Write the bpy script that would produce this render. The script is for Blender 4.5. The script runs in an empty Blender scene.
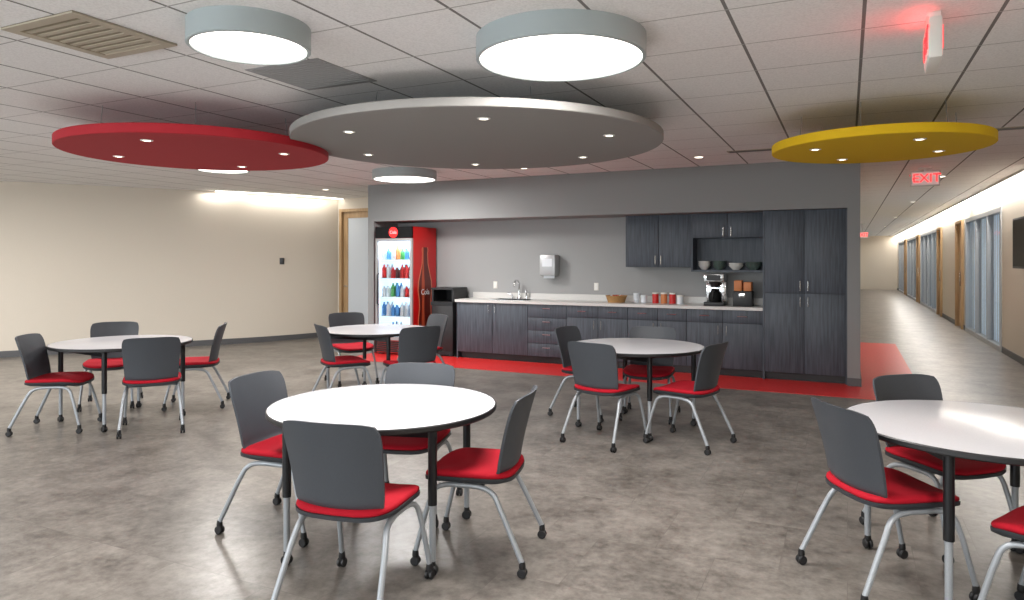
import bpy, bmesh, math, random
from mathutils import Vector, Matrix
random.seed(4)
D2R=math.radians
scene=bpy.context.scene
H=2.75

def lin(c):
    def f(v):
        v/=255.0
        return v/12.92 if v<=0.04045 else ((v+0.055)/1.055)**2.4
    return (f(c[0]),f(c[1]),f(c[2]),1.0)

# ------------------------------------------------------------ materials
def newmat(name,col,rough=0.5,metal=0.0,spec=0.5):
    m=bpy.data.materials.new(name); m.use_nodes=True
    b=m.node_tree.nodes['Principled BSDF']
    b.inputs['Base Color'].default_value=lin(col)
    b.inputs['Roughness'].default_value=rough
    b.inputs['Metallic'].default_value=metal
    b.inputs['Specular IOR Level'].default_value=spec
    return m
def N(m,t,**kw):
    n=m.node_tree.nodes.new(t)
    for k,v in kw.items(): setattr(n,k,v)
    return n
def L(m,a,b): m.node_tree.links.new(a,b)
def bsdf(m): return m.node_tree.nodes['Principled BSDF']
def noisy(name,c1,c2,scale=(5,5,5),nscale=1.0,detail=4,rough=0.5,metal=0,spec=0.5,bump=0.0,coord='Object',lo=0.35,hi=0.65):
    m=newmat(name,c1,rough,metal,spec)
    tc=N(m,'ShaderNodeTexCoord'); mp=N(m,'ShaderNodeMapping'); mp.inputs['Scale'].default_value=scale
    nz=N(m,'ShaderNodeTexNoise'); nz.inputs['Scale'].default_value=nscale; nz.inputs['Detail'].default_value=detail
    cr=N(m,'ShaderNodeValToRGB'); e=cr.color_ramp.elements
    e[0].position=lo; e[0].color=lin(c1); e[1].position=hi; e[1].color=lin(c2)
    L(m,tc.outputs[coord],mp.inputs['Vector']); L(m,mp.outputs[0],nz.inputs['Vector'])
    L(m,nz.outputs['Fac'],cr.inputs[0]); L(m,cr.outputs[0],bsdf(m).inputs['Base Color'])
    if bump>0:
        bp=N(m,'ShaderNodeBump'); bp.inputs['Strength'].default_value=bump; bp.inputs['Distance'].default_value=0.002
        L(m,nz.outputs['Fac'],bp.inputs['Height']); L(m,bp.outputs[0],bsdf(m).inputs['Normal'])
    return m
def emis(name,col,s):
    m=newmat(name,col,0.4); b=bsdf(m)
    b.inputs['Emission Color'].default_value=lin(col); b.inputs['Emission Strength'].default_value=s
    return m

M={}
M['grey_wall']=noisy('grey_wall_paint',(132,133,133),(138,139,139),nscale=60,rough=0.75,bump=0.05)
M['niche_wall']=noisy('niche_wall_paint',(148,149,149),(154,155,155),nscale=60,rough=0.7)
M['cream']=noisy('cream_wall_paint',(208,199,185),(213,204,190),nscale=40,rough=0.8,bump=0.05)
M['corr']=noisy('corridor_paint',(208,199,185),(213,204,190),nscale=40,rough=0.8)
M['base']=newmat('baseboard_rubber',(84,84,86),0.5)
M['red_floor']=noisy('red_floor_vinyl',(196,36,36),(208,46,44),nscale=6,rough=0.35)
M['white_lam']=noisy('white_laminate',(206,206,210),(211,211,215),nscale=30,rough=0.22)
M['black']=noisy('black_plastic',(20,20,22),(26,26,28),nscale=40,rough=0.45)
M['blackm']=newmat('black_metal',(24,25,28),0.35,0.3)
M['silver']=noisy('silver_powdercoat',(150,155,160),(158,163,168),nscale=60,rough=0.35,metal=0.3)
M['chrome']=newmat('chrome',(210,212,214),0.15,1.0)
M['seat']=noisy('red_fabric',(150,7,26),(174,14,36),nscale=260,rough=0.85,bump=0.3,spec=0.25)
M['shell']=noisy('grey_chair_plastic',(57,61,67),(63,67,73),nscale=60,rough=0.5)
M['pan']=newmat('seat_pan_plastic',(46,49,54),0.5)
M['cl_red']=noisy('red_cloud_fabric',(162,20,34),(174,26,40),nscale=80,rough=0.8)
M['cl_grey']=noisy('grey_cloud_fabric',(138,136,133),(145,143,140),nscale=80,rough=0.8)
M['cl_yel']=noisy('yellow_cloud_fabric',(222,182,10),(234,192,14),nscale=80,rough=0.8)
M['drum']=newmat('drum_shell',(164,174,176),0.45)
M['lamp']=emis('lamp_diffuser',(255,249,240),3.6)
M['dl']=emis('downlight_lens',(255,244,224),5.0)
M['trim_w']=newmat('white_trim',(225,225,222),0.4)
M['counter']=noisy('solid_surface_counter',(190,189,186),(208,207,203),nscale=150,rough=0.3)
M['wood']=noisy('maple_wood',(166,134,96),(186,154,114),scale=(12,12,1.2),nscale=2,rough=0.45)
M['cab']=noisy('charcoal_woodgrain',(46,53,62),(80,88,99),scale=(20,20,1.3),nscale=2.2,detail=7,rough=0.5,lo=0.28,hi=0.74,bump=0.12)
M['cab_in']=newmat('cabinet_interior',(58,61,66),0.6)
M['cable']=newmat('steel_cable',(150,150,150),0.4,0.8)
M['coolred']=newmat('cooler_red',(190,20,20),0.35)
M['coolint']=emis('cooler_interior',(214,232,246),0.9)
M['glass']=newmat('clear_glass',(245,250,252),0.03); bsdf(M['glass']).inputs['Transmission Weight'].default_value=1.0; bsdf(M['glass']).inputs['IOR'].default_value=1.02
M['blinds']=newmat('vertical_blind_fabric',(206,212,218),0.6)
M['self_lit']=emis('emissive_shade',(182,198,212),0.8)  # emits by itself, standing in for light coming from behind
M['alum']=newmat('aluminium_frame',(176,178,180),0.35,0.3)
M['offwhite']=newmat('offwhite_plastic',(222,220,214),0.4)
M['exit_red']=emis('exit_letters_red',(255,30,34),3.0)
M['exit_face']=emis('exit_face',(206,176,172),0.45)
M['screen']=newmat('tv_screen',(10,11,13),0.5,0,0.2)
M['brown']=newmat('cola_brown',(58,20,14),0.3)
M['ceram']=newmat('white_ceramic',(215,213,208),0.25)
M['teal']=newmat('grey_green_ceramic',(84,98,92),0.3)
M['basket']=noisy('wicker',(150,110,66),(190,148,96),nscale=120,rough=0.8,bump=0.5)
M['vent']=newmat('vent_metal',(176,166,148),0.5,0.1)
M['vent_d']=newmat('vent_dark',(136,126,108),0.7)
M['grille']=newmat('return_grille',(150,150,150),0.6)
M['b_red']=newmat('label_red',(190,24,24),0.4); M['b_blue']=newmat('label_blue',(70,130,190),0.4)
M['b_green']=newmat('label_green',(70,150,80),0.4); M['b_white']=newmat('label_white',(220,225,230),0.4)
M['orange']=newmat('tan_label',(196,120,70),0.5)

# floor : square luxury-vinyl tiles, mottled stone print
m=newmat('vinyl_floor',(128,122,114),0.31); M['floor']=m
g=N(m,'ShaderNodeNewGeometry')
br=N(m,'ShaderNodeTexBrick'); br.offset=0.5
br.inputs['Color1'].default_value=(0,0,0,1); br.inputs['Color2'].default_value=(1,1,1,1); br.inputs['Mortar'].default_value=(0.5,0.5,0.5,1)
br.inputs['Scale'].default_value=1.0; br.inputs['Brick Width'].default_value=0.61; br.inputs['Row Height'].default_value=0.61; br.inputs['Mortar Size'].default_value=0.002
L(m,g.outputs['Position'],br.inputs['Vector'])
sc=N(m,'ShaderNodeVectorMath',operation='SCALE'); sc.inputs['Scale'].default_value=0.3; L(m,br.outputs['Color'],sc.inputs[0])
ad=N(m,'ShaderNodeVectorMath',operation='ADD'); L(m,g.outputs['Position'],ad.inputs[0]); L(m,sc.outputs[0],ad.inputs[1])
n1=N(m,'ShaderNodeTexNoise'); n1.inputs['Scale'].default_value=3.2; n1.inputs['Detail'].default_value=7; n1.inputs['Roughness'].default_value=0.64
n2=N(m,'ShaderNodeTexNoise'); n2.inputs['Scale'].default_value=17; n2.inputs['Detail'].default_value=5; n2.inputs['Roughness'].default_value=0.75
L(m,ad.outputs[0],n1.inputs['Vector']); L(m,ad.outputs[0],n2.inputs['Vector'])
mx=N(m,'ShaderNodeMix',data_type='RGBA'); mx.inputs[0].default_value=0.45
L(m,n1.outputs['Fac'],mx.inputs[6]); L(m,n2.outputs['Fac'],mx.inputs[7])
cr=N(m,'ShaderNodeValToRGB'); e=cr.color_ramp.elements
e[0].position=0.37; e[0].color=lin((80,75,70)); e[1].position=0.63; e[1].color=lin((138,132,125))
L(m,mx.outputs[2],cr.inputs[0])
sm=N(m,'ShaderNodeMix',data_type='RGBA'); sm.inputs[7].default_value=lin((86,81,76))
fm=N(m,'ShaderNodeMath',operation='MULTIPLY'); fm.inputs[1].default_value=0.5; L(m,br.outputs['Fac'],fm.inputs[0]); L(m,fm.outputs[0],sm.inputs[0])
L(m,cr.outputs[0],sm.inputs[6]); L(m,sm.outputs[2],bsdf(m).inputs['Base Color'])

# ceiling
m=newmat('ceiling_tile',(190,187,184),0.9,0,0.1); M['ceil']=m
g=N(m,'ShaderNodeNewGeometry'); sp=N(m,'ShaderNodeSeparateXYZ'); L(m,g.outputs['Position'],sp.inputs[0])
def gridline(axis,off,halfw):
    a=N(m,'ShaderNodeMath',operation='ADD'); a.inputs[1].default_value=off
    L(m,sp.outputs[axis],a.inputs[0])
    p=N(m,'ShaderNodeMath',operation='PINGPONG'); p.inputs[1].default_value=0.305
    L(m,a.outputs[0],p.inputs[0])
    c=N(m,'ShaderNodeMath',operation='LESS_THAN'); c.inputs[1].default_value=halfw
    L(m,p.outputs[0],c.inputs[0]); return c
gx=gridline('X',61-0.075,0.009); gy=gridline('Y',61.1,0.005)
nz=N(m,'ShaderNodeTexNoise'); nz.inputs['Scale'].default_value=90; L(m,g.outputs['Position'],nz.inputs['Vector'])
cr=N(m,'ShaderNodeValToRGB'); e=cr.color_ramp.elements
e[0].position=0.3; e[0].color=lin((226,225,224)); e[1].position=0.6; e[1].color=lin((239,238,237)); L(m,nz.outputs['Fac'],cr.inputs[0])
ma=N(m,'ShaderNodeMix',data_type='RGBA'); ma.inputs[7].default_value=lin((126,124,122)); L(m,gx.outputs[0],ma.inputs[0]); L(m,cr.outputs[0],ma.inputs[6])
mb=N(m,'ShaderNodeMix',data_type='RGBA'); mb.inputs[7].default_value=lin((176,174,172)); L(m,gy.outputs[0],mb.inputs[0]); L(m,ma.outputs[2],mb.inputs[6])
L(m,mb.outputs[2],bsdf(m).inputs['Base Color'])

# ------------------------------------------------------------ mesh helpers
def addobj(name,me,mat=None,parent=None,loc=(0,0,0),rotz=0.0):
    o=bpy.data.objects.new(name,me); scene.collection.objects.link(o)
    if mat is not None and len(me.materials)==0: me.materials.append(M[mat] if isinstance(mat,str) else mat)
    o.location=loc; o.rotation_euler=(0,0,rotz)
    if parent: o.parent=parent
    return o
def smooth(me,ang=35):
    me.shade_smooth(); me.set_sharp_from_angle(angle=D2R(ang)); return me
def empty(name,loc=(0,0,0),rotz=0.0):
    o=bpy.data.objects.new(name,None); scene.collection.objects.link(o)
    o.location=loc; o.rotation_euler=(0,0,rotz); o.empty_display_size=0.1; return o
def boxme(x0,x1,y0,y1,z0,z1,bev=0.0):
    bm=bmesh.new(); bmesh.ops.create_cube(bm,size=1)
    for v in bm.verts:
        v.co=Vector(((x0+x1)/2+v.co.x*(x1-x0),(y0+y1)/2+v.co.y*(y1-y0),(z0+z1)/2+v.co.z*(z1-z0)))
    if bev>0: bmesh.ops.bevel(bm,geom=bm.edges[:],offset=bev,segments=2,affect='EDGES',profile=0.5)
    me=bpy.data.meshes.new('box'); bm.to_mesh(me); bm.free()
    if bev>0: smooth(me)
    return me
def box(name,x0,x1,y0,y1,z0,z1,mat,parent=None,bev=0.0):
    return addobj(name,boxme(x0,x1,y0,y1,z0,z1,bev),mat,parent)
def boxes(name,lst,mat,parent=None,bev=0.0):
    bm=bmesh.new()
    for b in lst:
        t=boxme(*b,bev=bev); bm.from_mesh(t); bpy.data.meshes.remove(t)
    me=bpy.data.meshes.new(name); bm.to_mesh(me); bm.free()
    if bev>0: smooth(me)
    return addobj(name,me,mat,parent)
def latheme(prof,seg=48,c=(0,0,0),axis='Z'):
    bm=bmesh.new(); rings=[]
    for r,z in prof:
        if r<1e-6: rings.append([bm.verts.new((0,0,z))])
        else: rings.append([bm.verts.new((r*math.cos(2*math.pi*i/seg),r*math.sin(2*math.pi*i/seg),z)) for i in range(seg)])
    for a,b in zip(rings,rings[1:]):
        for i in range(seg):
            j=(i+1)%seg
            if len(a)==1 and len(b)==1: continue
            if len(a)==1: bm.faces.new((a[0],b[j],b[i]))
            elif len(b)==1: bm.faces.new((a[i],a[j],b[0]))
            else: bm.faces.new((a[i],a[j],b[j],b[i]))
    bmesh.ops.recalc_face_normals(bm,faces=bm.faces[:])
    R=Matrix.Identity(4)
    if axis=='Y': R=Matrix.Rotation(math.pi/2,4,'X')
    if axis=='X': R=Matrix.Rotation(math.pi/2,4,'Y')
    bmesh.ops.transform(bm,matrix=Matrix.Translation(c)@R,verts=bm.verts[:])
    me=bpy.data.meshes.new('lathe'); bm.to_mesh(me); bm.free(); return smooth(me)
def lathe(name,prof,mat,parent=None,c=(0,0,0),seg=48,axis='Z'):
    return addobj(name,latheme(prof,seg,c,axis),mat,parent)
def cylprof(r,z0,z1): return [(0,z0),(r,z0),(r,z1),(0,z1)]
def joinme(name,mes,ang=35):
    bm=bmesh.new()
    for t in mes: bm.from_mesh(t); bpy.data.meshes.remove(t)
    me=bpy.data.meshes.new(name); bm.to_mesh(me); bm.free(); return smooth(me,ang)
def catmull(pts,n=6):
    P=[Vector(p) for p in pts]; P=[P[0]*2-P[1]]+P+[P[-1]*2-P[-2]]; out=[]
    for i in range(1,len(P)-2):
        for k in range(n):
            t=k/n; a,b,c,d=P[i-1],P[i],P[i+1],P[i+2]
            out.append(0.5*((2*b)+(c-a)*t+(2*a-5*b+4*c-d)*t*t+(3*b-a-3*c+d)*t**3))
    out.append(P[-2]); return out
def tubeme(pts,r,seg=10,curved=True,flat=1.0):
    P=catmull(pts) if curved else [Vector(p) for p in pts]
    bm=bmesh.new(); rings=[]; up=None
    for i,p in enumerate(P):
        t=(P[min(i+1,len(P)-1)]-P[max(i-1,0)]).normalized()
        if up is None: up=Vector((0,0,1)) if abs(t.z)<0.9 else Vector((1,0,0))
        s=t.cross(up).normalized(); up=s.cross(t).normalized()
        rings.append([bm.verts.new(p+s*r*flat*math.cos(2*math.pi*k/seg)+up*r*math.sin(2*math.pi*k/seg)) for k in range(seg)])
    for a,b in zip(rings,rings[1:]):
        for k in range(seg): bm.faces.new((a[k],a[(k+1)%seg],b[(k+1)%seg],b[k]))
    bm.faces.new(rings[0]); bm.faces.new(rings[-1])
    bmesh.ops.recalc_face_normals(bm,faces=bm.faces[:])
    me=bpy.data.meshes.new('tube'); bm.to_mesh(me); bm.free(); return smooth(me,50)
def tube(name,pts,r,mat,parent=None,curved=True): return addobj(name,tubeme(pts,r,10,curved),mat,parent)
def prism(name,poly,z0,z1,mat,parent=None):
    bm=bmesh.new()
    a=[bm.verts.new((x,y,z0)) for x,y in poly]; b=[bm.verts.new((x,y,z1)) for x,y in poly]; n=len(poly)
    bm.faces.new(a); bm.faces.new(b)
    for i in range(n): bm.faces.new((a[i],a[(i+1)%n],b[(i+1)%n],b[i]))
    bmesh.ops.recalc_face_normals(bm,faces=bm.faces[:])
    me=bpy.data.meshes.new(name); bm.to_mesh(me); bm.free(); return addobj(name,me,mat,parent)
def textme(s,size,extr=0.002):
    cu=bpy.data.curves.new('t','FONT'); cu.body=s; cu.size=size; cu.extrude=extr; cu.align_x='CENTER'; cu.align_y='CENTER'
    o=bpy.data.objects.new('t',cu); scene.collection.objects.link(o); bpy.context.view_layer.update()
    me=bpy.data.meshes.new_from_object(o.evaluated_get(bpy.context.evaluated_depsgraph_get()))
    bpy.data.objects.remove(o); me.materials.clear(); return me
def light(name,kind,loc,power,col=(1,0.97,0.945),size=0.5,sizey=None,rot=(0,0,0),spot=None,parent=None):
    l=bpy.data.lights.new(name,kind); l.energy=power; l.color=col
    if kind=='AREA':
        l.shape='DISK' if sizey is None else 'RECTANGLE'; l.size=size
        if sizey: l.size_y=sizey
    elif kind=='SPOT': l.spot_size=D2R(spot or 90); l.spot_blend=0.6; l.shadow_soft_size=size
    else: l.shadow_soft_size=size
    o=bpy.data.objects.new(name,l); scene.collection.objects.link(o); o.location=loc; o.rotation_euler=rot
    if parent: o.parent=parent
    return o

# ------------------------------------------------------------ room shell
LW=[(-9.25,11.2),(-9.45,10.45),(-9.8,9.65),(-10.35,8.75),(-11.05,7.7),(-11.85,6.45),(-12.8,5.2),(-14.1,4.1),(-14.2,-4.0)]
LWs=[(p.x,p.y) for p in catmull([(x,y,0) for x,y in LW[:8]],4)]+[LW[8]]
box('floor',-15.2,2.7,-4.2,41,-0.1,0,'floor')
box('ceiling',-15.2,2.7,-4.2,41,H,H+0.1,'ceil')
def offs(path,d):
    out=[]
    for i,p in enumerate(path):
        a=Vector(path[max(i-1,0)]); b=Vector(path[min(i+1,len(path)-1)])
        t=(b-a).normalized(); n=Vector((-t.y,t.x))
        out.append((p[0]+n.x*d,p[1]+n.y*d))
    return out
smooth(prism('wall_left',LWs+offs(LWs,-0.15)[::-1],0,H,'cream').data,30)
smooth(prism('baseboard_left',offs(LWs,0.014)+LWs[::-1],0,0.1,'base').data,30)
# wall behind the viewer: unseen window ribbon, added to fill the room with light
wx=[(-13.6,-11.2),(-10.8,-8.4),(-8.0,-5.6),(-5.2,-2.8),(-2.4,0.0)]
sg=[]; x=-14.3
for a,b in wx:
    sg.append((x,a,-4.15,-4,0,H)); sg.append((a,b,-4.15,-4,0,0.8)); sg.append((a,b,-4.15,-4,2.55,H)); x=b
sg.append((x,2.5,-4.15,-4,0,H)); boxes('wall_back',sg,'cream')
for i,(a,b) in enumerate(wx):
    e=empty('window_%d'%(i+1),(a,-4.08,0)); w=b-a
    boxes('frame',[(0,0.05,-0.05,0.05,0.8,2.55),(w-0.05,w,-0.05,0.05,0.8,2.55),(w/2-0.02,w/2+0.02,-0.05,0.05,0.8,2.55),(0.05,w-0.05,-0.05,0.05,0.8,0.85),(0.05,w-0.05,-0.05,0.05,2.5,2.55)],'alum',e)
    light('added_fill','AREA',(w/2,0.06,1.65),104,(0.9,0.96,1.0),w-0.1,1.6,rot=(D2R(102),0,0),parent=e)
    box('pane',0.05,w-0.05,-0.06,-0.052,0.85,2.5,'self_lit',e)
# door wall at the end of the left passage
DX0,DX1=-9.2,-8.2
boxes('wall_passage',[(-9.5,DX0,11.2,11.35,0,H),(DX1,-7.0,11.2,11.35,0,H),(DX0,DX1,11.2,11.35,2.54,H)],'cream')
d=empty('door_1',(DX0,11.2,0))
W=DX1-DX0
boxes('frame',[(0,0.06,-0.03,0.12,0,2.54),(W-0.06,W,-0.03,0.12,0,2.54),(0.06,W-0.06,-0.03,0.12,2.48,2.54)],'wood',d)
boxes('leaf',[(0.06,0.17,0.03,0.07,0.01,2.48),(W-0.17,W-0.06,0.03,0.07,0.01,2.48),(0.17,W-0.17,0.03,0.07,0.01,0.25),(0.17,W-0.17,0.03,0.07,2.36,2.48)],'wood',d)
box('glass_lite',0.17,W-0.17,0.045,0.055,0.25,2.36,'blinds',d)
tube('lever',[(0.12,0.03,1.0),(0.12,-0.03,1.0),(0.2,-0.03,1.0)],0.009,'chrome',d,False)

# kitchenette enclosure
KX0,KX1=-7.11,0.14; KY=9.36; KB=10.03
box('wall_kitchenette_back',KX0,KX1,KB,KB+0.12,0,H,'niche_wall')
box('wall_kitchenette_pier_left',KX0,KX0+0.12,KY,KB,0,2.15,'grey_wall')
box('wall_kitchenette_pier_right',0.0,KX1,KY,KB,0,2.15,'grey_wall')
box('wall_soffit',KX0,KX1,KY,KB,2.15,H,'grey_wall')
box('wall_passage_side',KX0,KX0+0.12,KB+0.12,11.2,0,H,'cream')
box('wall_corridor_left',0.0,KX1,KB+0.12,40.5,0,H,'corr')
box('wall_corridor_end',0.0,2.5,40.5,40.65,0,H,'corr')
box('baseboard_pier',0.0,KX1+0.012,KY-0.012,KY,0,0.1,'base')
box('baseboard_corridor_left',KX1,KX1+0.012,KY,40.5,0,0.1,'base')
prism('red_floor_inlay',[(-7.0,8.56),(0.78,8.56),(0.78,14.4),(KX1+0.012,14.4),(KX1+0.012,KY-0.012),(-0.0,KY-0.012),(-0.0,9.5),(-7.0,9.5)],0,0.004,'red_floor')

# right wall with openings
RX=2.3
ops=[(13.9,17.75,'w'),(18.1,19.1,'d'),(21.9,22.85,'d'),(23.1,28.0,'w'),(28.3,29.3,'d'),(29.7,34.0,'w'),(34.3,35.3,'d'),(35.6,39.4,'w')]
segs=[]; y=-4.0
for a,b,k in ops:
    segs.append((RX,RX+0.14,y,a,0,H)); segs.append((RX,RX+0.14,a,b,2.4,H)); y=b
segs.append((RX,RX+0.14,y,40.5,0,H))
boxes('wall_right',segs,'corr')
bb=[]; y=-4.0
for a,b,k in ops: bb.append((RX-0.014,RX,y,a-0.05,0,0.1)); y=b+0.05
bb.append((RX-0.014,RX,y,40.5,0,0.1)); boxes('baseboard_right',bb,'base')
wi=5; di=1
for a,b,k in ops:
    if k=='w':
        wi+=1; e=empty('window_%d'%wi,(RX,a,0)); w=b-a
        n=max(2,round(w/1.25)); fr=[(-0.02,0.1,0,w,0,0.08),(-0.02,0.1,0,w,2.32,2.4)]
        for i in range(n+1):
            yy=min(max(i*w/n,0.03),w-0.03); fr.append((-0.02,0.1,yy-0.03,yy+0.03,0.08,2.32))
        boxes('mullions',fr,'alum',e)
        box('pane',0.035,0.043,0.03,w-0.03,0.08,2.32,'glass',e)
        sl=[]; yy=0.06
        while yy<w-0.12: sl.append((0.08,0.088,yy,yy+0.06,0.08,2.32)); yy+=0.16
        boxes('blind_slats',sl,'blinds',e)
        box('glowing_shade',0.13,0.14,0,w,0,2.4,'self_lit',e)
    else:
        di+=1; e=empty('door_%d'%di,(RX,a,0)); w=b-a
        boxes('frame',[(-0.05,0.12,0,0.06,0,2.4),(-0.05,0.12,w-0.06,w,0,2.4),(-0.05,0.12,0.06,w-0.06,2.34,2.4)],'wood',e)
        box('leaf',0.02,0.06,0.06,w-0.06,0.01,2.34,'wood',e)
        tube('pull_handle',[(0.02,0.16,0.95),(-0.05,0.16,0.95),(-0.05,0.16,1.25),(0.02,0.16,1.25)],0.01,'chrome',e,False)

# linear wall-wash fixtures
e=empty('linear_cove_light',(RX,0,H))
box('diffuser',-0.15,-0.015,10.4,40.4,-0.016,-0.008,emis('cove_lens',(255,250,242),6.0),e)
boxes('channel',[(-0.16,-0.005,10.4,40.4,-0.008,0.0),(-0.16,-0.15,10.4,40.4,-0.03,-0.008)],'trim_w',e)
for yy in (14,20,26,32,38):
    light('cove_lamp','AREA',(-0.09,yy,-0.03),54,(1,0.97,0.93),0.08,5.6,rot=(0,D2R(-8),0),parent=e)
e=empty('linear_wall_wash_light',(0,0,0))
pp=LWs[:12]
prism('diffuser',offs(pp,0.05)+offs(pp,0.17)[::-1],H-0.014,H-0.006,emis('wash_lens',(255,250,240),6.0),e)
prism('channel',offs(pp,0.03)+offs(pp,0.19)[::-1],H-0.006,H,'trim_w',e)
for (x,y) in ((-9.45,10.5),(-9.8,9.8),(-10.25,9.1)):
    light('wash_lamp','AREA',(x+0.16,y-0.03,H-0.03),3.5,(1,0.96,0.9),0.1,0.8,rot=(0,0,D2R(-20)),parent=e)

# ------------------------------------------------------------ ceiling items
def drum(loc,r,power):
    e=empty('drum_ceiling_light',(loc[0],loc[1],H))
    lathe('shell',[(0,0),(r,0),(r,-0.115),(r-0.006,-0.12),(r-0.02,-0.12),(r-0.02,-0.10)],'drum',e,seg=72)
    lathe('diffuser',[(0,-0.113),(r-0.021,-0.112),(r-0.021,-0.10)],'lamp',e,seg=72)
    light('lamp','AREA',(0,0,-0.124),power,size=2*(r-0.03),parent=e)
PW=1.08
drum((-1.44,3.63),0.47,70*PW); drum((-2.84,2.73),0.31,45*PW); drum((-5.53,8.1),0.44,75*PW); drum((-7.0,6.3),0.31,60*PW)
for x,y in ((-9.6,4.2),(-11.5,2.0),(-7.0,0.6),(-3.6,-1.2),(1.1,0.8)): drum((x,y),0.4,88*PW)  # extra drums out of view, added to brighten the room

def cloud(name,c,r,z,th,mat,lights,pw):
    e=empty(name,(c[0],c[1],z))
    lathe('disc',[(0,0),(r-0.006,0),(r,0.006),(r,th-0.006),(r-0.006,th),(0,th)],mat,e,seg=96)
    for i in range(6):
        a=i*math.pi/3+0.3; x,y=0.75*r*math.cos(a),0.75*r*math.sin(a)
        tube('cable_%d'%(i+1),[(x,y,th),(x*0.97,y*0.97,H-z)],0.003,'cable',e,False)
    for i,(fr,ad) in enumerate(lights):
        x,y=fr*r*math.cos(D2R(ad)),fr*r*math.sin(D2R(ad))
        lathe('downlight_trim_%d'%(i+1),[(0.03,-0.001),(0.03,-0.006),(0.045,-0.004),(0.047,0)],'trim_w',e,c=(x,y,0),seg=24)
        lathe('downlight_lens_%d'%(i+1),[(0,-0.003),(0.031,-0.003),(0.031,0.0)],'dl',e,c=(x,y,0),seg=24)
        light('downlight_%d'%(i+1),'SPOT',(x,y,-0.03),pw,size=0.03,spot=110,parent=e)
cloud('red_ceiling_cloud_panel',(-5.17,4.40),1.1,2.45,0.075,'cl_red',[(0.7,20),(0.7,110),(0.7,200),(0.7,290)],14)
cloud('grey_ceiling_cloud_panel',(-2.85,5.29),1.55,2.5,0.06,'cl_grey',[(0.75,0),(0.75,60),(0.75,120),(0.75,180),(0.75,240),(0.75,300)],14)
cloud('yellow_ceiling_cloud_panel',(0.23,6.68),0.84,2.45,0.075,'cl_yel',[(0.65,30),(0.65,120),(0.65,210),(0.65,300)],14)

def rdown(x,y,pw=16):
    e=empty('recessed_downlight',(x,y,H))
    lathe('trim',[(0.05,-0.001),(0.05,-0.006),(0.068,-0.004),(0.07,0)],'trim_w',e,seg=24)
    lathe('lens',[(0,-0.003),(0.051,-0.003),(0.051,0)],'dl',e,seg=24)
    light('lamp','SPOT',(0,0,-0.03),pw,size=0.04,spot=120,parent=e)
for x,y in ((-3.9,8.5),(-1.6,8.5),(1.25,12),(1.25,17),(1.25,23),(1.25,29),(1.25,35),(-8.2,9.6)): rdown(x,y)

e=empty('supply_air_diffuser',(-3.74,2.47,H))
s=0.30
boxes('frame',[(-s,s,-s,-s+0.06,-0.012,0),(-s,s,s-0.06,s,-0.012,0),(-s,-s+0.06,-s+0.06,s-0.06,-0.012,0),(s-0.06,s,-s+0.06,s-0.06,-0.012,0)],'vent',e)
boxes('louvers',[(-s+0.06,s-0.06,-0.21+i*0.06,-0.18+i*0.06,-0.008,-0.002) for i in range(8)],'vent',e)
box('throat',-0.3,0.3,-0.3,0.3,-0.003,0,'vent_d',e)
e=empty('return_air_grille',(-3.21,3.63,H))
box('panel',-0.3,0.3,-0.3,0.3,-0.004,0,'grille',e)
boxes('slats',[(-0.28,0.28,-0.28+i*0.04,-0.265+i*0.04,-0.007,-0.004) for i in range(14)],'grille',e)
for p in ((-0.93,8.25),(1.2,7.9)):
    e=empty('linear_slot_diffuser',(p[0],p[1],H)); boxes('frame',[(-0.3,0.3,-0.07,0.07,-0.006,0)],'vent',e); boxes('slots',[(-0.28,0.28,-0.05,-0.01,-0.008,-0.005),(-0.28,0.28,0.01,0.05,-0.008,-0.005)],'base',e)

def exit_sign(loc,rz):
    e=empty('exit_sign',loc,rz)
    h=0.20
    box('canopy',-0.08,0.08,-0.03,0.03,H-loc[2]-0.025,H-loc[2],'offwhite',e,0.004)
    box('stem',-0.015,0.015,-0.012,0.012,h/2-0.005,H-loc[2]-0.02,'offwhite',e)
    box('housing',-0.17,0.17,-0.028,0.028,-h/2,h/2,'offwhite',e,0.006)
    for s in (-1,1):
        box('face_%d'%(1 if s<0 else 2),-0.155,0.155,s*0.028-0.003,s*0.028+0.003,-h/2+0.015,h/2-0.015,'exit_face',e)
        me=textme('EXIT',0.16,0.002); me.materials.append(M['exit_red'])
        o=addobj('letters_%d'%(1 if s<0 else 2),me,None,e,(0.015 if s<0 else -0.015,s*0.033,0)); o.rotation_euler=(D2R(90),0,0 if s<0 else math.pi)
    bm=bmesh.new(); vs=[bm.verts.new(p) for p in ((-0.15,-0.0325,0),(-0.125,-0.0325,0.03),(-0.125,-0.0325,-0.03))]; bm.faces.new(vs)
    me=bpy.data.meshes.new('chev'); bm.to_mesh(me); bm.free(); addobj('chevron',me,'exit_red',e)
    return e
exit_sign((0.93,10.75,2.6),0.0)
e=exit_sign((0.39,4.10,2.60),D2R(-92))
light('glow','AREA',(0,-0.06,0.0),1.2,(1,0.05,0.05),0.25,0.15,rot=(D2R(-60-180),0,0),parent=e)
exit_sign((0.45,26,2.35),0.0)

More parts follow.
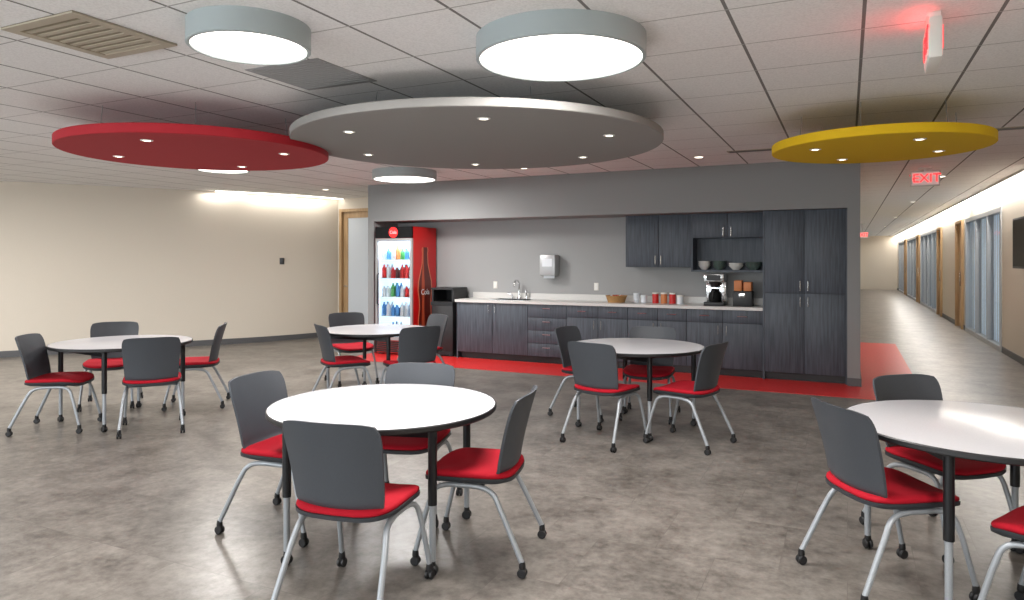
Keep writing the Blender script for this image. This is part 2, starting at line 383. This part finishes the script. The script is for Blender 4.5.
# ------------------------------------------------------------ kitchenette
e=empty('base_cabinet_run',(0,9.45,0))
xs=[-5.46,-4.86,-4.27,-3.65,-3.18,-2.75,-2.33,-1.94,-1.474,-0.972]
box('carcass',-5.46,-0.972,0.02,0.578,0.1,0.87,'cab_in',e)
box('toe_kick',-5.44,-0.972,0.08,0.57,0,0.1,'black',e)
box('end_panel',-5.48,-5.46,0,0.578,0,0.87,'cab',e)
kinds=['d','d','4','td','td','td','td','td','td']
fr=[];hd=[]
g=0.003
for i,k in enumerate(kinds):
    a,b=xs[i]+g,xs[i+1]-g
    if k=='d': fr.append((a,b,0,0.02,0.105,0.865)); hx=b-0.05 if i%2==0 else a+0.05; hd.append(('v',hx,0.78))
    elif k=='4':
        for z0,z1 in ((0.105,0.29),(0.296,0.48),(0.486,0.67),(0.676,0.865)): fr.append((a,b,0,0.02,z0,z1)); hd.append(('h',(a+b)/2,(z0+z1)/2+0.04))
    else:
        fr.append((a,b,0,0.02,0.70,0.865)); hd.append(('h',(a+b)/2,0.79))
        fr.append((a,b,0,0.02,0.105,0.694)); hd.append(('v',b-0.05 if i%2 else a+0.05,0.60))
boxes('door_fronts',fr,'cab',e,0.0015)
def handles(hd,e,y=0.0):
    ms=[]
    for t,x,z in hd:
        if t=='h': p=[(x-0.06,y,z),(x-0.06,y-0.03,z),(x+0.06,y-0.03,z),(x+0.06,y,z)]
        else: p=[(x,y,z-0.06),(x,y-0.03,z-0.06),(x,y-0.03,z+0.06),(x,y,z+0.06)]
        ms.append(tubeme(p,0.005,8,False))
    addobj('bar_handles',joinme('bar_handles',ms),'chrome',e)
handles(hd,e)
e=empty('countertop_with_sink',(0,9.45,0))
SX0,SX1=-4.95,-4.35
boxes('slab',[(-5.5,SX0,-0.03,0.578,0.87,0.91),(SX1,-0.972,-0.03,0.578,0.87,0.91),(SX0,SX1,-0.03,0.1,0.87,0.91),(SX0,SX1,0.48,0.578,0.87,0.91)],'counter',e)
box('backsplash_lip',-5.5,-0.972,0.562,0.578,0.91,1.0,'counter',e)
boxes('sink_bowl',[(SX0,SX1,0.1,0.48,0.872,0.878),(SX0-0.01,SX1+0.01,0.09,0.1,0.872,0.914),(SX0-0.01,SX1+0.01,0.48,0.49,0.872,0.914),(SX0-0.01,SX0,0.1,0.48,0.872,0.914),(SX1,SX1+0.01,0.1,0.48,0.872,0.914)],'chrome',e)
e=empty('sink_faucet',(-4.65,9.96,0.91))
lathe('base',[(0,0),(0.03,0),(0.03,0.02),(0.018,0.04),(0,0.04)],'chrome',e,seg=24)
tube('gooseneck',[(0,0,0.03),(0,0,0.2),(0,-0.04,0.28),(0,-0.12,0.29),(0,-0.17,0.24),(0,-0.17,0.19)],0.012,'chrome',e)
tube('lever_left',[(-0.12,0,0.0),(-0.12,0,0.06),(-0.19,-0.02,0.09)],0.01,'chrome',e)
tube('side_spray',[(0.13,0,0.0),(0.13,0,0.08),(0.13,-0.02,0.14)],0.014,'chrome',e)

e=empty('tall_pantry_cabinet',(0,9.42,0))
box('carcass',-0.95,-0.02,0.022,0.608,0.1,2.148,'cab_in',e)
box('toe_kick',-0.95,-0.02,0.08,0.6,0,0.1,'black',e)
boxes('side_panels',[(-0.972,-0.95,0.0,0.608,0.0,2.148),(-0.02,-0.001,0.0,0.608,0.0,2.148)],'cab',e)
boxes('doors',[(-0.947,-0.488,0,0.02,0.105,1.10),(-0.482,-0.023,0,0.02,0.105,1.10),(-0.947,-0.488,0,0.02,1.106,2.145),(-0.482,-0.023,0,0.02,1.106,2.145)],'cab',e,0.0015)
handles([('v',-0.53,1.0),('v',-0.44,1.0),('v',-0.53,1.2),('v',-0.44,1.2)],e)
e=empty('wall_cabinet',(0,9.7,0))
box('carcass',-2.83,-1.93,0.02,0.328,1.42,2.148,'cab_in',e)
box('side_panel',-2.85,-2.83,0,0.328,1.42,2.148,'cab',e)
boxes('doors',[(-2.828,-2.383,0,0.02,1.422,2.145),(-2.377,-1.932,0,0.02,1.422,2.145)],'cab',e,0.0015)
handles([('v',-2.42,1.52),('v',-2.34,1.52)],e)
e=empty('open_shelf_cabinet',(0,9.7,0))
boxes('shelves_and_sides',[(-1.928,-1.908,0,0.328,1.36,2.148),(-0.994,-0.974,0,0.328,1.36,2.148),(-1.908,-0.994,0.02,0.328,1.36,1.385),(-1.908,-0.994,0.02,0.328,1.82,1.84),(-1.908,-0.994,0.02,0.328,2.13,2.148)],'cab',e)
box('back_panel',-1.908,-0.994,0.31,0.327,1.385,1.82,'cab',e)
boxes('doors',[(-1.905,-1.454,0,0.02,1.825,2.145),(-1.448,-0.997,0,0.02,1.825,2.145)],'cab',e,0.0015)
handles([('v',-1.50,1.9),('v',-1.40,1.9)],e)

def bowl(name,loc,r,h,mat,n=1):
    e=empty(name,loc)
    for i in range(n):
        z=i*h*0.35
        lathe('bowl_%d'%(i+1),[(0,z),(r*0.45,z),(r*0.5,z+0.008),(r*0.85,z+h*0.6),(r,z+h),(r*0.96,z+h),(r*0.8,z+h*0.6),(r*0.4,z+0.014),(0,z+0.012)],mat,e,seg=28)
bowl('stacked_bowls',(-1.78,9.86,1.386),0.085,0.07,'ceram',3)
bowl('stacked_bowls',(-1.58,9.86,1.386),0.085,0.06,'teal',4)
bowl('serving_bowl',(-1.36,9.86,1.386),0.1,0.07,'ceram',2)
bowl('serving_bowl',(-1.13,9.86,1.386),0.11,0.08,'teal',2)

e=empty('wicker_basket',(-3.0,9.74,0.91))
lathe('body',[(0,0),(0.12,0),(0.15,0.09),(0.16,0.1),(0.14,0.09),(0.11,0.012),(0,0.012)],'basket',e,seg=32)
for i in range(7):
    a=i*0.9; lathe('snack_%d'%(i+1),[(0,0.02),(0.035,0.05),(0.03,0.09),(0,0.11)],['orange','b_white','b_red'][i%3],e,c=(0.07*math.cos(a),0.07*math.sin(a),0.0),seg=14)
def cupstack(x,y,n,mat):
    e=empty('stacked_paper_cups',(x,y,0.91)); prof=[]
    for i in range(n): prof+= [(0.032,i*0.014),(0.043,i*0.014+0.004)]
    prof=[(0,0)]+prof+[(0.045,n*0.014+0.08),(0.047,n*0.014+0.083),(0,n*0.014+0.082)]
    lathe('cups',prof,mat,e,seg=24)
cupstack(-2.72,9.8,4,'b_white'); cupstack(-2.61,9.8,2,'b_white')
def canister(x,y,mat,h=0.16):
    e=empty('condiment_canister',(x,y,0.91))
    lathe('body',cylprof(0.045,0,h),mat,e,seg=24); lathe('lid',[(0,h),(0.047,h),(0.047,h+0.02),(0,h+0.024)],'offwhite',e,seg=24)
canister(-2.45,9.82,'b_red',0.13); canister(-2.33,9.82,'orange',0.13); canister(-2.21,9.82,'b_red',0.13); canister(-2.1,9.8,'b_white',0.1)

e=empty('coffee_brewer',(-1.60,9.52,0.91))
box('base',-0.13,0.13,0.0,0.36,0,0.05,'black',e,0.006)
box('tower',-0.13,0.13,0.2,0.36,0.05,0.32,'chrome',e,0.006)
box('brew_head',-0.13,0.13,0.0,0.36,0.32,0.43,'chrome',e,0.008)
box('control_panel',-0.09,0.09,-0.004,0.0,0.34,0.41,'black',e)
lathe('filter_basket',[(0,0.25),(0.05,0.25),(0.08,0.315),(0.08,0.32),(0,0.32)],'black',e,c=(0,0.1,0),seg=28)
lathe('carafe',[(0,0.052),(0.075,0.052),(0.085,0.10),(0.075,0.165),(0.048,0.20),(0.053,0.225),(0,0.225)],'screen',e,c=(0,0.1,0),seg=28)
tube('carafe_handle',[(0,0.03,0.2),(0,-0.03,0.2),(0,-0.035,0.12),(0,0.02,0.09)],0.009,'black',e)
e=empty('coffee_grinder',(-1.24,9.56,0.91))
box('base',-0.12,0.12,0,0.25,0,0.20,'black',e,0.006)
box('spout',-0.04,0.04,-0.04,0.0,0.12,0.18,'chrome',e,0.004)
boxes('coffee_packs',[(-0.11,-0.01,0.03,0.2,0.2,0.34),(0.01,0.11,0.03,0.2,0.2,0.32)],'orange',e,0.01)
e=empty('paper_towel_dispenser',(-4.12,KB,1.44))
box('housing',-0.13,0.13,-0.2,0,-0.16,0.16,'alum',e,0.02)
box('window',-0.08,0.08,-0.205,-0.199,-0.02,0.1,'b_white',e)
box('paper_tail',-0.09,0.09,-0.12,-0.115,-0.2,-0.15,'b_white',e)
for x in (-3.4,-5.1):
    e=empty('wall_outlet',(x,KB,1.12)); box('plate',-0.035,0.035,-0.006,0,-0.057,0.057,'offwhite',e,0.002); boxes('sockets',[(-0.015,0.015,-0.009,-0.006,0.01,0.04),(-0.015,0.015,-0.009,-0.006,-0.04,-0.01)],'trim_w',e)

e=empty('recycling_bin',(-5.78,9.5,0))
box('body',-0.2,0.2,0,0.46,0.02,0.86,'black',e,0.02)
boxes('recess_rails',[(-0.2,0.2,-0.01,0,0.8,0.86),(-0.2,0.2,-0.01,0,0.02,0.08)],'blackm',e)
boxes('hood',[(-0.2,-0.17,0.02,0.46,0.86,1.05),(0.17,0.2,0.02,0.46,0.86,1.05),(-0.17,0.17,0.42,0.46,0.86,1.05),(-0.2,0.2,0.0,0.46,1.05,1.08)],'black',e)
boxes('feet',[(-0.18,-0.12,0.03,0.09,0,0.02),(0.12,0.18,0.03,0.09,0,0.02),(-0.18,-0.12,0.37,0.43,0,0.02),(0.12,0.18,0.37,0.43,0,0.02)],'black',e)

# beverage cooler
fx0,fx1,fy0,fy1=-6.88,-6.18,9.25,9.97
e=empty('beverage_cooler',(fx0,fy0,0)); w=fx1-fx0; dp=fy1-fy0
boxes('cabinet_shell',[(0,0.03,0.04,dp,0.03,2.05),(w-0.03,w,0.04,dp,0.03,2.05),(0.03,w-0.03,dp-0.03,dp,0.03,2.05),(0.03,w-0.03,0.04,dp-0.03,2.02,2.05),(0.03,w-0.03,0.04,dp-0.03,0.03,0.25)],'coolred',e)
boxes('liner',[(0.03,0.045,0.05,dp-0.03,0.25,1.86),(w-0.045,w-0.03,0.05,dp-0.03,0.25,1.86),(0.045,w-0.045,dp-0.045,dp-0.03,0.25,1.86),(0.045,w-0.045,0.05,dp-0.045,0.25,0.265),(0.045,w-0.045,0.05,dp-0.045,1.85,1.865)],'coolint',e)
box('header_sign',0,w,0,0.04,1.87,2.05,'screen',e)
me=latheme(cylprof(0.085,0,0.004),32); o=addobj('header_roundel',me,emis('roundel_red',(224,24,24),1.2),e,(w/2,0,1.96)); o.rotation_euler=(D2R(90),0,0)
me=textme('Cola',0.07,0.001); me.materials.append(M['b_white']); o=addobj('header_text',me,None,e,(w/2,-0.006,1.96)); o.rotation_euler=(D2R(90),0,0)
boxes('door_frame',[(0,0.035,0,0.04,0.24,1.865),(w-0.035,w,0,0.04,0.24,1.865),(0.035,w-0.035,0,0.04,0.24,0.29),(0.035,w-0.035,0,0.04,1.82,1.865)],'grille',e)
box('door_glass',0.035,w-0.035,0.015,0.022,0.29,1.82,'glass',e)
tube('door_handle',[(0.065,0.0,0.8),(0.065,-0.04,0.82),(0.065,-0.04,1.28),(0.065,0.0,1.3)],0.01,'black',e,False)
boxes('base_grille',[(0.0,w,0.01,0.04,0.05+i*0.03,0.065+i*0.03) for i in range(6)],'black',e)
boxes('feet',[(0.03,0.09,0.06,0.12,0,0.03),(w-0.09,w-0.03,0.06,0.12,0,0.03),(0.03,0.09,dp-0.12,dp-0.06,0,0.03),(w-0.09,w-0.03,dp-0.12,dp-0.06,0,0.03)],'black',e)
shelf_z=[0.30,0.62,0.93,1.23,1.53]
boxes('wire_shelves',[(0.045,w-0.045,0.07,dp-0.05,z-0.012,z) for z in shelf_z],'trim_w',e)
groups={'b_red':[],'b_blue':[],'b_green':[],'b_white':[],'brown':[],'orange':[]}
lay=[['b_white','b_white','b_blue','b_white','b_white','b_blue','b_white'],['b_blue','b_white','b_blue','b_blue','b_white','b_white','b_blue'],['b_white','b_white','b_green','b_blue','b_white','b_red','b_white'],['b_red','b_white','b_red','brown','b_red','b_red','b_white'],['b_white','b_blue','b_white','orange','b_green','b_blue','b_white']]
for si,z in enumerate(shelf_z):
    for c in range(7):
        x=0.085+c*(w-0.17)/6; k=lay[si][c]
        for yy in (0.12,0.22):
            hh=0.17+0.05*((si*3+c//2)%2)
            q=hh/0.21
            groups[k].append(latheme([(0,z),(0.032,z),(0.034,z+0.05*q),(0.031,z+0.09*q),(0.034,z+0.13*q),(0.03,z+0.155*q),(0.013,z+0.185*q),(0.013,z+hh),(0,z+hh)],12,(x,yy,0)))
for k,ms in groups.items():
    if ms: addobj('bottles_'+k,joinme('bottles_'+k,ms),k,e)
light('interior_light','AREA',(w/2,0.1,1.84),12,(0.85,0.94,1),0.5,0.1,parent=e)
prof=[(0.0,0.12),(0.05,0.135),(0.25,0.14),(0.45,0.115),(0.6,0.12),(0.75,0.145),(0.9,0.135),(1.05,0.095),(1.2,0.058),(1.38,0.048),(1.42,0.056),(1.46,0.054),(1.48,0.045)]
def sideprofile(name,prof,cy,sc,off,mat):
    bm=bmesh.new(); Lv=[];Rv=[]
    for z,hw in prof: Lv.append(bm.verts.new((w+off,cy-hw*sc,0.32+z*0.95))); Rv.append(bm.verts.new((w+off,cy+hw*sc,0.32+z*0.95)))
    for i in range(len(prof)-1): bm.faces.new((Lv[i],Rv[i],Rv[i+1],Lv[i+1]))
    bmesh.ops.recalc_face_normals(bm,faces=bm.faces[:])
    me=bpy.data.meshes.new(name); bm.to_mesh(me); bm.free(); addobj(name,me,mat,e)
sideprofile('bottle_graphic_outline',[(z,h+0.016) for z,h in prof],0.38,1.35,0.002,newmat('amber_light',(206,120,90),0.4))
sideprofile('bottle_graphic',prof,0.38,1.3,0.003,newmat('amber_dark',(96,26,18),0.3))
sideprofile('bottle_graphic_amber',[(z,h*0.3) for z,h in prof],0.32,1.0,0.005,newmat('amber',(180,80,50),0.4))
me=textme('Cola',0.13,0.001); me.materials.append(M['b_white']); o=addobj('side_script',me,None,e,(w+0.008,0.38,1.0)); o.rotation_euler=(D2R(90),0,D2R(90))

e=empty('wall_mounted_television',(RX,0,0))
box('mount',-0.08,0,11.8,12.1,1.6,1.9,'black',e)
box('panel',-0.13,-0.08,11.15,12.35,1.40,2.12,'black',e,0.006)
box('screen',-0.134,-0.129,11.18,12.32,1.43,2.09,'screen',e)
e=empty('thermostat',(-9.62,10.05,1.5),D2R(-67)); box('body',-0.05,0.05,-0.06,0.03,-0.06,0.06,'black',e,0.004); box('display',-0.03,0.03,0.03,0.032,0.0,0.04,'screen',e)

# ------------------------------------------------------------ chairs
def superring(lx,ly,z,n=40,p=4.0,drop=0.0):
    out=[]
    for i in range(n):
        a=2*math.pi*i/n; c,s=math.cos(a),math.sin(a)
        x=lx*math.copysign(abs(c)**(2/p),c); y=ly*math.copysign(abs(s)**(2/p),s)
        f=max(0,(x/lx-0.45))/0.55 if lx>0 else 0
        out.append((x,y,z-drop*f*f+0.012*(y/0.23)**2))
    return out
def cushion(rings,n=40):
    bm=bmesh.new(); R=[]
    for lx,ly,z,drop in rings: R.append([bm.verts.new(p) for p in superring(lx,ly,z,n,4.2,drop)])
    for a,b in zip(R,R[1:]):
        for i in range(n): bm.faces.new((a[i],a[(i+1)%n],b[(i+1)%n],b[i]))
    for r in (R[0],R[-1]): bm.faces.new(r)
    bmesh.ops.recalc_face_normals(bm,faces=bm.faces[:])
    me=bpy.data.meshes.new('cushion'); bm.to_mesh(me); bm.free(); return smooth(me,60)
seat_me=cushion([(0.20,0.205,0.432,0.02),(0.226,0.228,0.438,0.02),(0.232,0.234,0.448,0.02),(0.230,0.232,0.458,0.02),(0.218,0.222,0.466,0.02),(0.19,0.195,0.470,0.018),(0.12,0.12,0.469,0.01),(0.04,0.04,0.467,0.0)])
seat_me.materials.append(M['seat'])
pan_me=cushion([(0.15,0.16,0.405,0.01),(0.20,0.21,0.410,0.02),(0.232,0.236,0.422,0.02),(0.234,0.238,0.440,0.02)])
pan_me.materials.append(M['pan'])
# one-piece back shell that sweeps forward under the seat
bm=bmesh.new(); NU,NV=18,24; fr=[];bk=[]
def bpnt(u,v,off):
    t=2*v-1
    k=0.10 if t>0 else 0.03
    uu=u*(1-k*abs(t)**7); tt=t*(1-(0.06 if t>0 else 0.0)*abs(u)**5)
    vv=(tt+1)/2
    hw=0.205+0.032*vv
    if vv<0.2: hw-=0.03*((0.2-vv)/0.2)**2
    y=uu*hw
    x=-0.205-0.01*vv-0.085*vv**1.5+0.045*abs(uu)**2.2
    if vv<0.16: x+=0.10*((0.16-vv)/0.16)**2
    z=0.418+0.432*vv
    return (x-off,y,z)
for j in range(NV+1):
    fr.append([bm.verts.new(bpnt(-1+2*i/NU,j/NV,0)) for i in range(NU+1)])
    bk.append([bm.verts.new(bpnt((-1+2*i/NU),j/NV,0.013)) for i in range(NU+1)])
for j in range(NV):
    for i in range(NU):
        bm.faces.new((fr[j][i],fr[j][i+1],fr[j+1][i+1],fr[j+1][i])); bm.faces.new((bk[j][i],bk[j+1][i],bk[j+1][i+1],bk[j][i+1]))
for j in range(NV):
    bm.faces.new((fr[j][0],fr[j+1][0],bk[j+1][0],bk[j][0])); bm.faces.new((fr[j][NU],bk[j][NU],bk[j+1][NU],fr[j+1][NU]))
for i in range(NU):
    bm.faces.new((fr[0][i],bk[0][i],bk[0][i+1],fr[0][i+1])); bm.faces.new((fr[NV][i],fr[NV][i+1],bk[NV][i+1],bk[NV][i]))
bmesh.ops.recalc_face_normals(bm,faces=bm.faces[:])
back_me=bpy.data.meshes.new('chair_back'); bm.to_mesh(back_me); bm.free(); smooth(back_me,50); back_me.materials.append(M['shell'])
ms=[]
for s in (-1,1):
    ms.append(tubeme([(0.245,s*0.235,0.07),(0.220,s*0.228,0.17),(0.185,s*0.218,0.30),(0.155,s*0.208,0.375),(0.09,s*0.2,0.402),(-0.04,s*0.198,0.404)],0.0125,10))
    ms.append(tubeme([(-0.30,s*0.245,0.07),(-0.248,s*0.234,0.18),(-0.19,s*0.222,0.30),(-0.145,s*0.208,0.375),(-0.07,s*0.2,0.402),(0.06,s*0.198,0.404)],0.0135,10))
ms.append(tubeme([(0.08,-0.20,0.40),(0.08,0.20,0.40)],0.010,8,False))
ms.append(tubeme([(-0.08,-0.20,0.40),(-0.08,0.20,0.40)],0.010,8,False))
frame_me=joinme('chair_frame',ms,50); frame_me.materials.append(M['silver'])
def casterset(pts,r=0.023):
    ms=[]
    for x,y in pts:
        for o in (-0.011,0.011):
            ms.append(latheme([(0,-0.008),(r-0.004,-0.008),(r,-0.004),(r,0.004),(r-0.004,0.008),(0,0.008)],18,(x,y+o,r),'Y'))
        ms.append(latheme([(0,0.04),(0.014,0.04),(0.017,0.05),(0.014,0.076),(0,0.076)],14,(x,y,0)))
        ms.append(boxme(x-0.015,x+0.015,y-0.003,y+0.003,r,0.045))
    me=joinme('casters',ms,40); me.materials.append(M['black']); return me
cast_me=casterset([(0.246,0.235),(0.246,-0.235),(-0.302,0.245),(-0.302,-0.245)])
chairs=[(-1.99,2.56,99),(-2.87,3.08,6),(-2.41,3.57,-74),(-1.75,3.22,192),
(-1.83,5.68,76),(-2.28,6.52,-9),(-1.73,6.68,-84),(-1.21,5.89,165),
(-6.41,3.94,36),(-5.66,4.30,141),(-6.95,4.79,-44),(-6.17,5.18,221),
(-4.80,5.93,56),(-4.12,6.12,151),(-4.66,7.15,241),(-5.54,6.98,-34),
(0.18,3.75,34),(0.47,4.44,-49),(0.80,3.47,151)]
for x,y,h in chairs:
    e=empty('dining_chair',(x,y,0),D2R(h))
    addobj('seat',seat_me,None,e); addobj('seat_pan',pan_me,None,e); addobj('back',back_me,None,e); addobj('frame',frame_me,None,e); addobj('casters',cast_me,None,e)

# ------------------------------------------------------------ tables
TR=0.61; LR=0.53
top_me=latheme([(0,0.716),(TR-0.008,0.716),(TR-0.008,0.7405),(TR-0.012,0.7415),(0,0.7415)],96); top_me.materials.append(M['white_lam'])
edge_me=latheme([(TR-0.02,0.714),(TR-0.006,0.712),(TR,0.718),(TR,0.736),(TR-0.004,0.741),(TR-0.008,0.741),(TR-0.008,0.72)],96); edge_me.materials.append(M['black'])
q=[(LR*math.cos(D2R(a)),LR*math.sin(D2R(a))) for a in (45,135,225,315)]
leg_me=joinme('upper',[latheme(cylprof(0.022,0.34,0.712),20,(x,y,0)) for x,y in q]); leg_me.materials.append(M['blackm'])
low_me=joinme('lower',[latheme(cylprof(0.016,0.07,0.34),16,(x,y,0)) for x,y in q]); low_me.materials.append(M['silver'])
plate_me=joinme('plates',[latheme(cylprof(0.055,0.704,0.7155),20,(x,y,0)) for x,y in q]+[boxme(-0.35,0.35,-0.37,-0.34,0.66,0.715),boxme(-0.35,0.35,0.34,0.37,0.66,0.715)]); plate_me.materials.append(M['blackm'])
tc_me=casterset(q,0.026)
def clearance(tx,ty,ang):
    # smallest signed gap between any table leg and any chair footprint
    best=9
    for k in (45,135,225,315):
        px,py=tx+LR*math.cos(D2R(ang+k)),ty+LR*math.sin(D2R(ang+k))
        for cx,cy,h in chairs:
            dx,dy=px-cx,py-cy; c,s=math.cos(D2R(h)),math.sin(D2R(h))
            lx,ly=dx*c+dy*s,-dx*s+dy*c
            g=max(abs(lx+0.028)-0.30,abs(ly)-0.27)
            best=min(best,g)
    return best
for x,y,a,rg in ((-2.27,3.13,-55+25.6+45,14),(-1.74,6.26,-83+25.6+45,10),(-6.25,4.43,8,14),(-4.8,6.46,20,14),(0.587,3.94,225+25.6+45,3)):
    opts=[(min(clearance(x,y,a+d),0.03)-abs(d)*0.0004,a+d) for d in range(-rg,rg+1)]
    a=max(opts)[1]
    e=empty('round_table',(x,y,0),D2R(a))
    for n,me in (('top',top_me),('edge_band',edge_me),('leg_uppers',leg_me),('leg_lowers',low_me),('underframe',plate_me),('casters',tc_me)): addobj(n,me,None,e)

# ------------------------------------------------------------ camera / world
cam=bpy.data.cameras.new('camera'); co=bpy.data.objects.new('camera',cam); scene.collection.objects.link(co)
co.location=(0,0,1.52); co.rotation_euler=(D2R(90),0,D2R(25.6))
cam.sensor_width=36; cam.lens=700/1024*36; cam.shift_y=-40/1024; cam.clip_end=200
scene.camera=co
w=bpy.data.worlds.new('world'); scene.world=w; w.use_nodes=True
w.node_tree.nodes['Background'].inputs[0].default_value=(0.8,0.85,1,1); w.node_tree.nodes['Background'].inputs[1].default_value=0.3
scene.view_settings.view_transform='Standard'; scene.view_settings.exposure=0.0
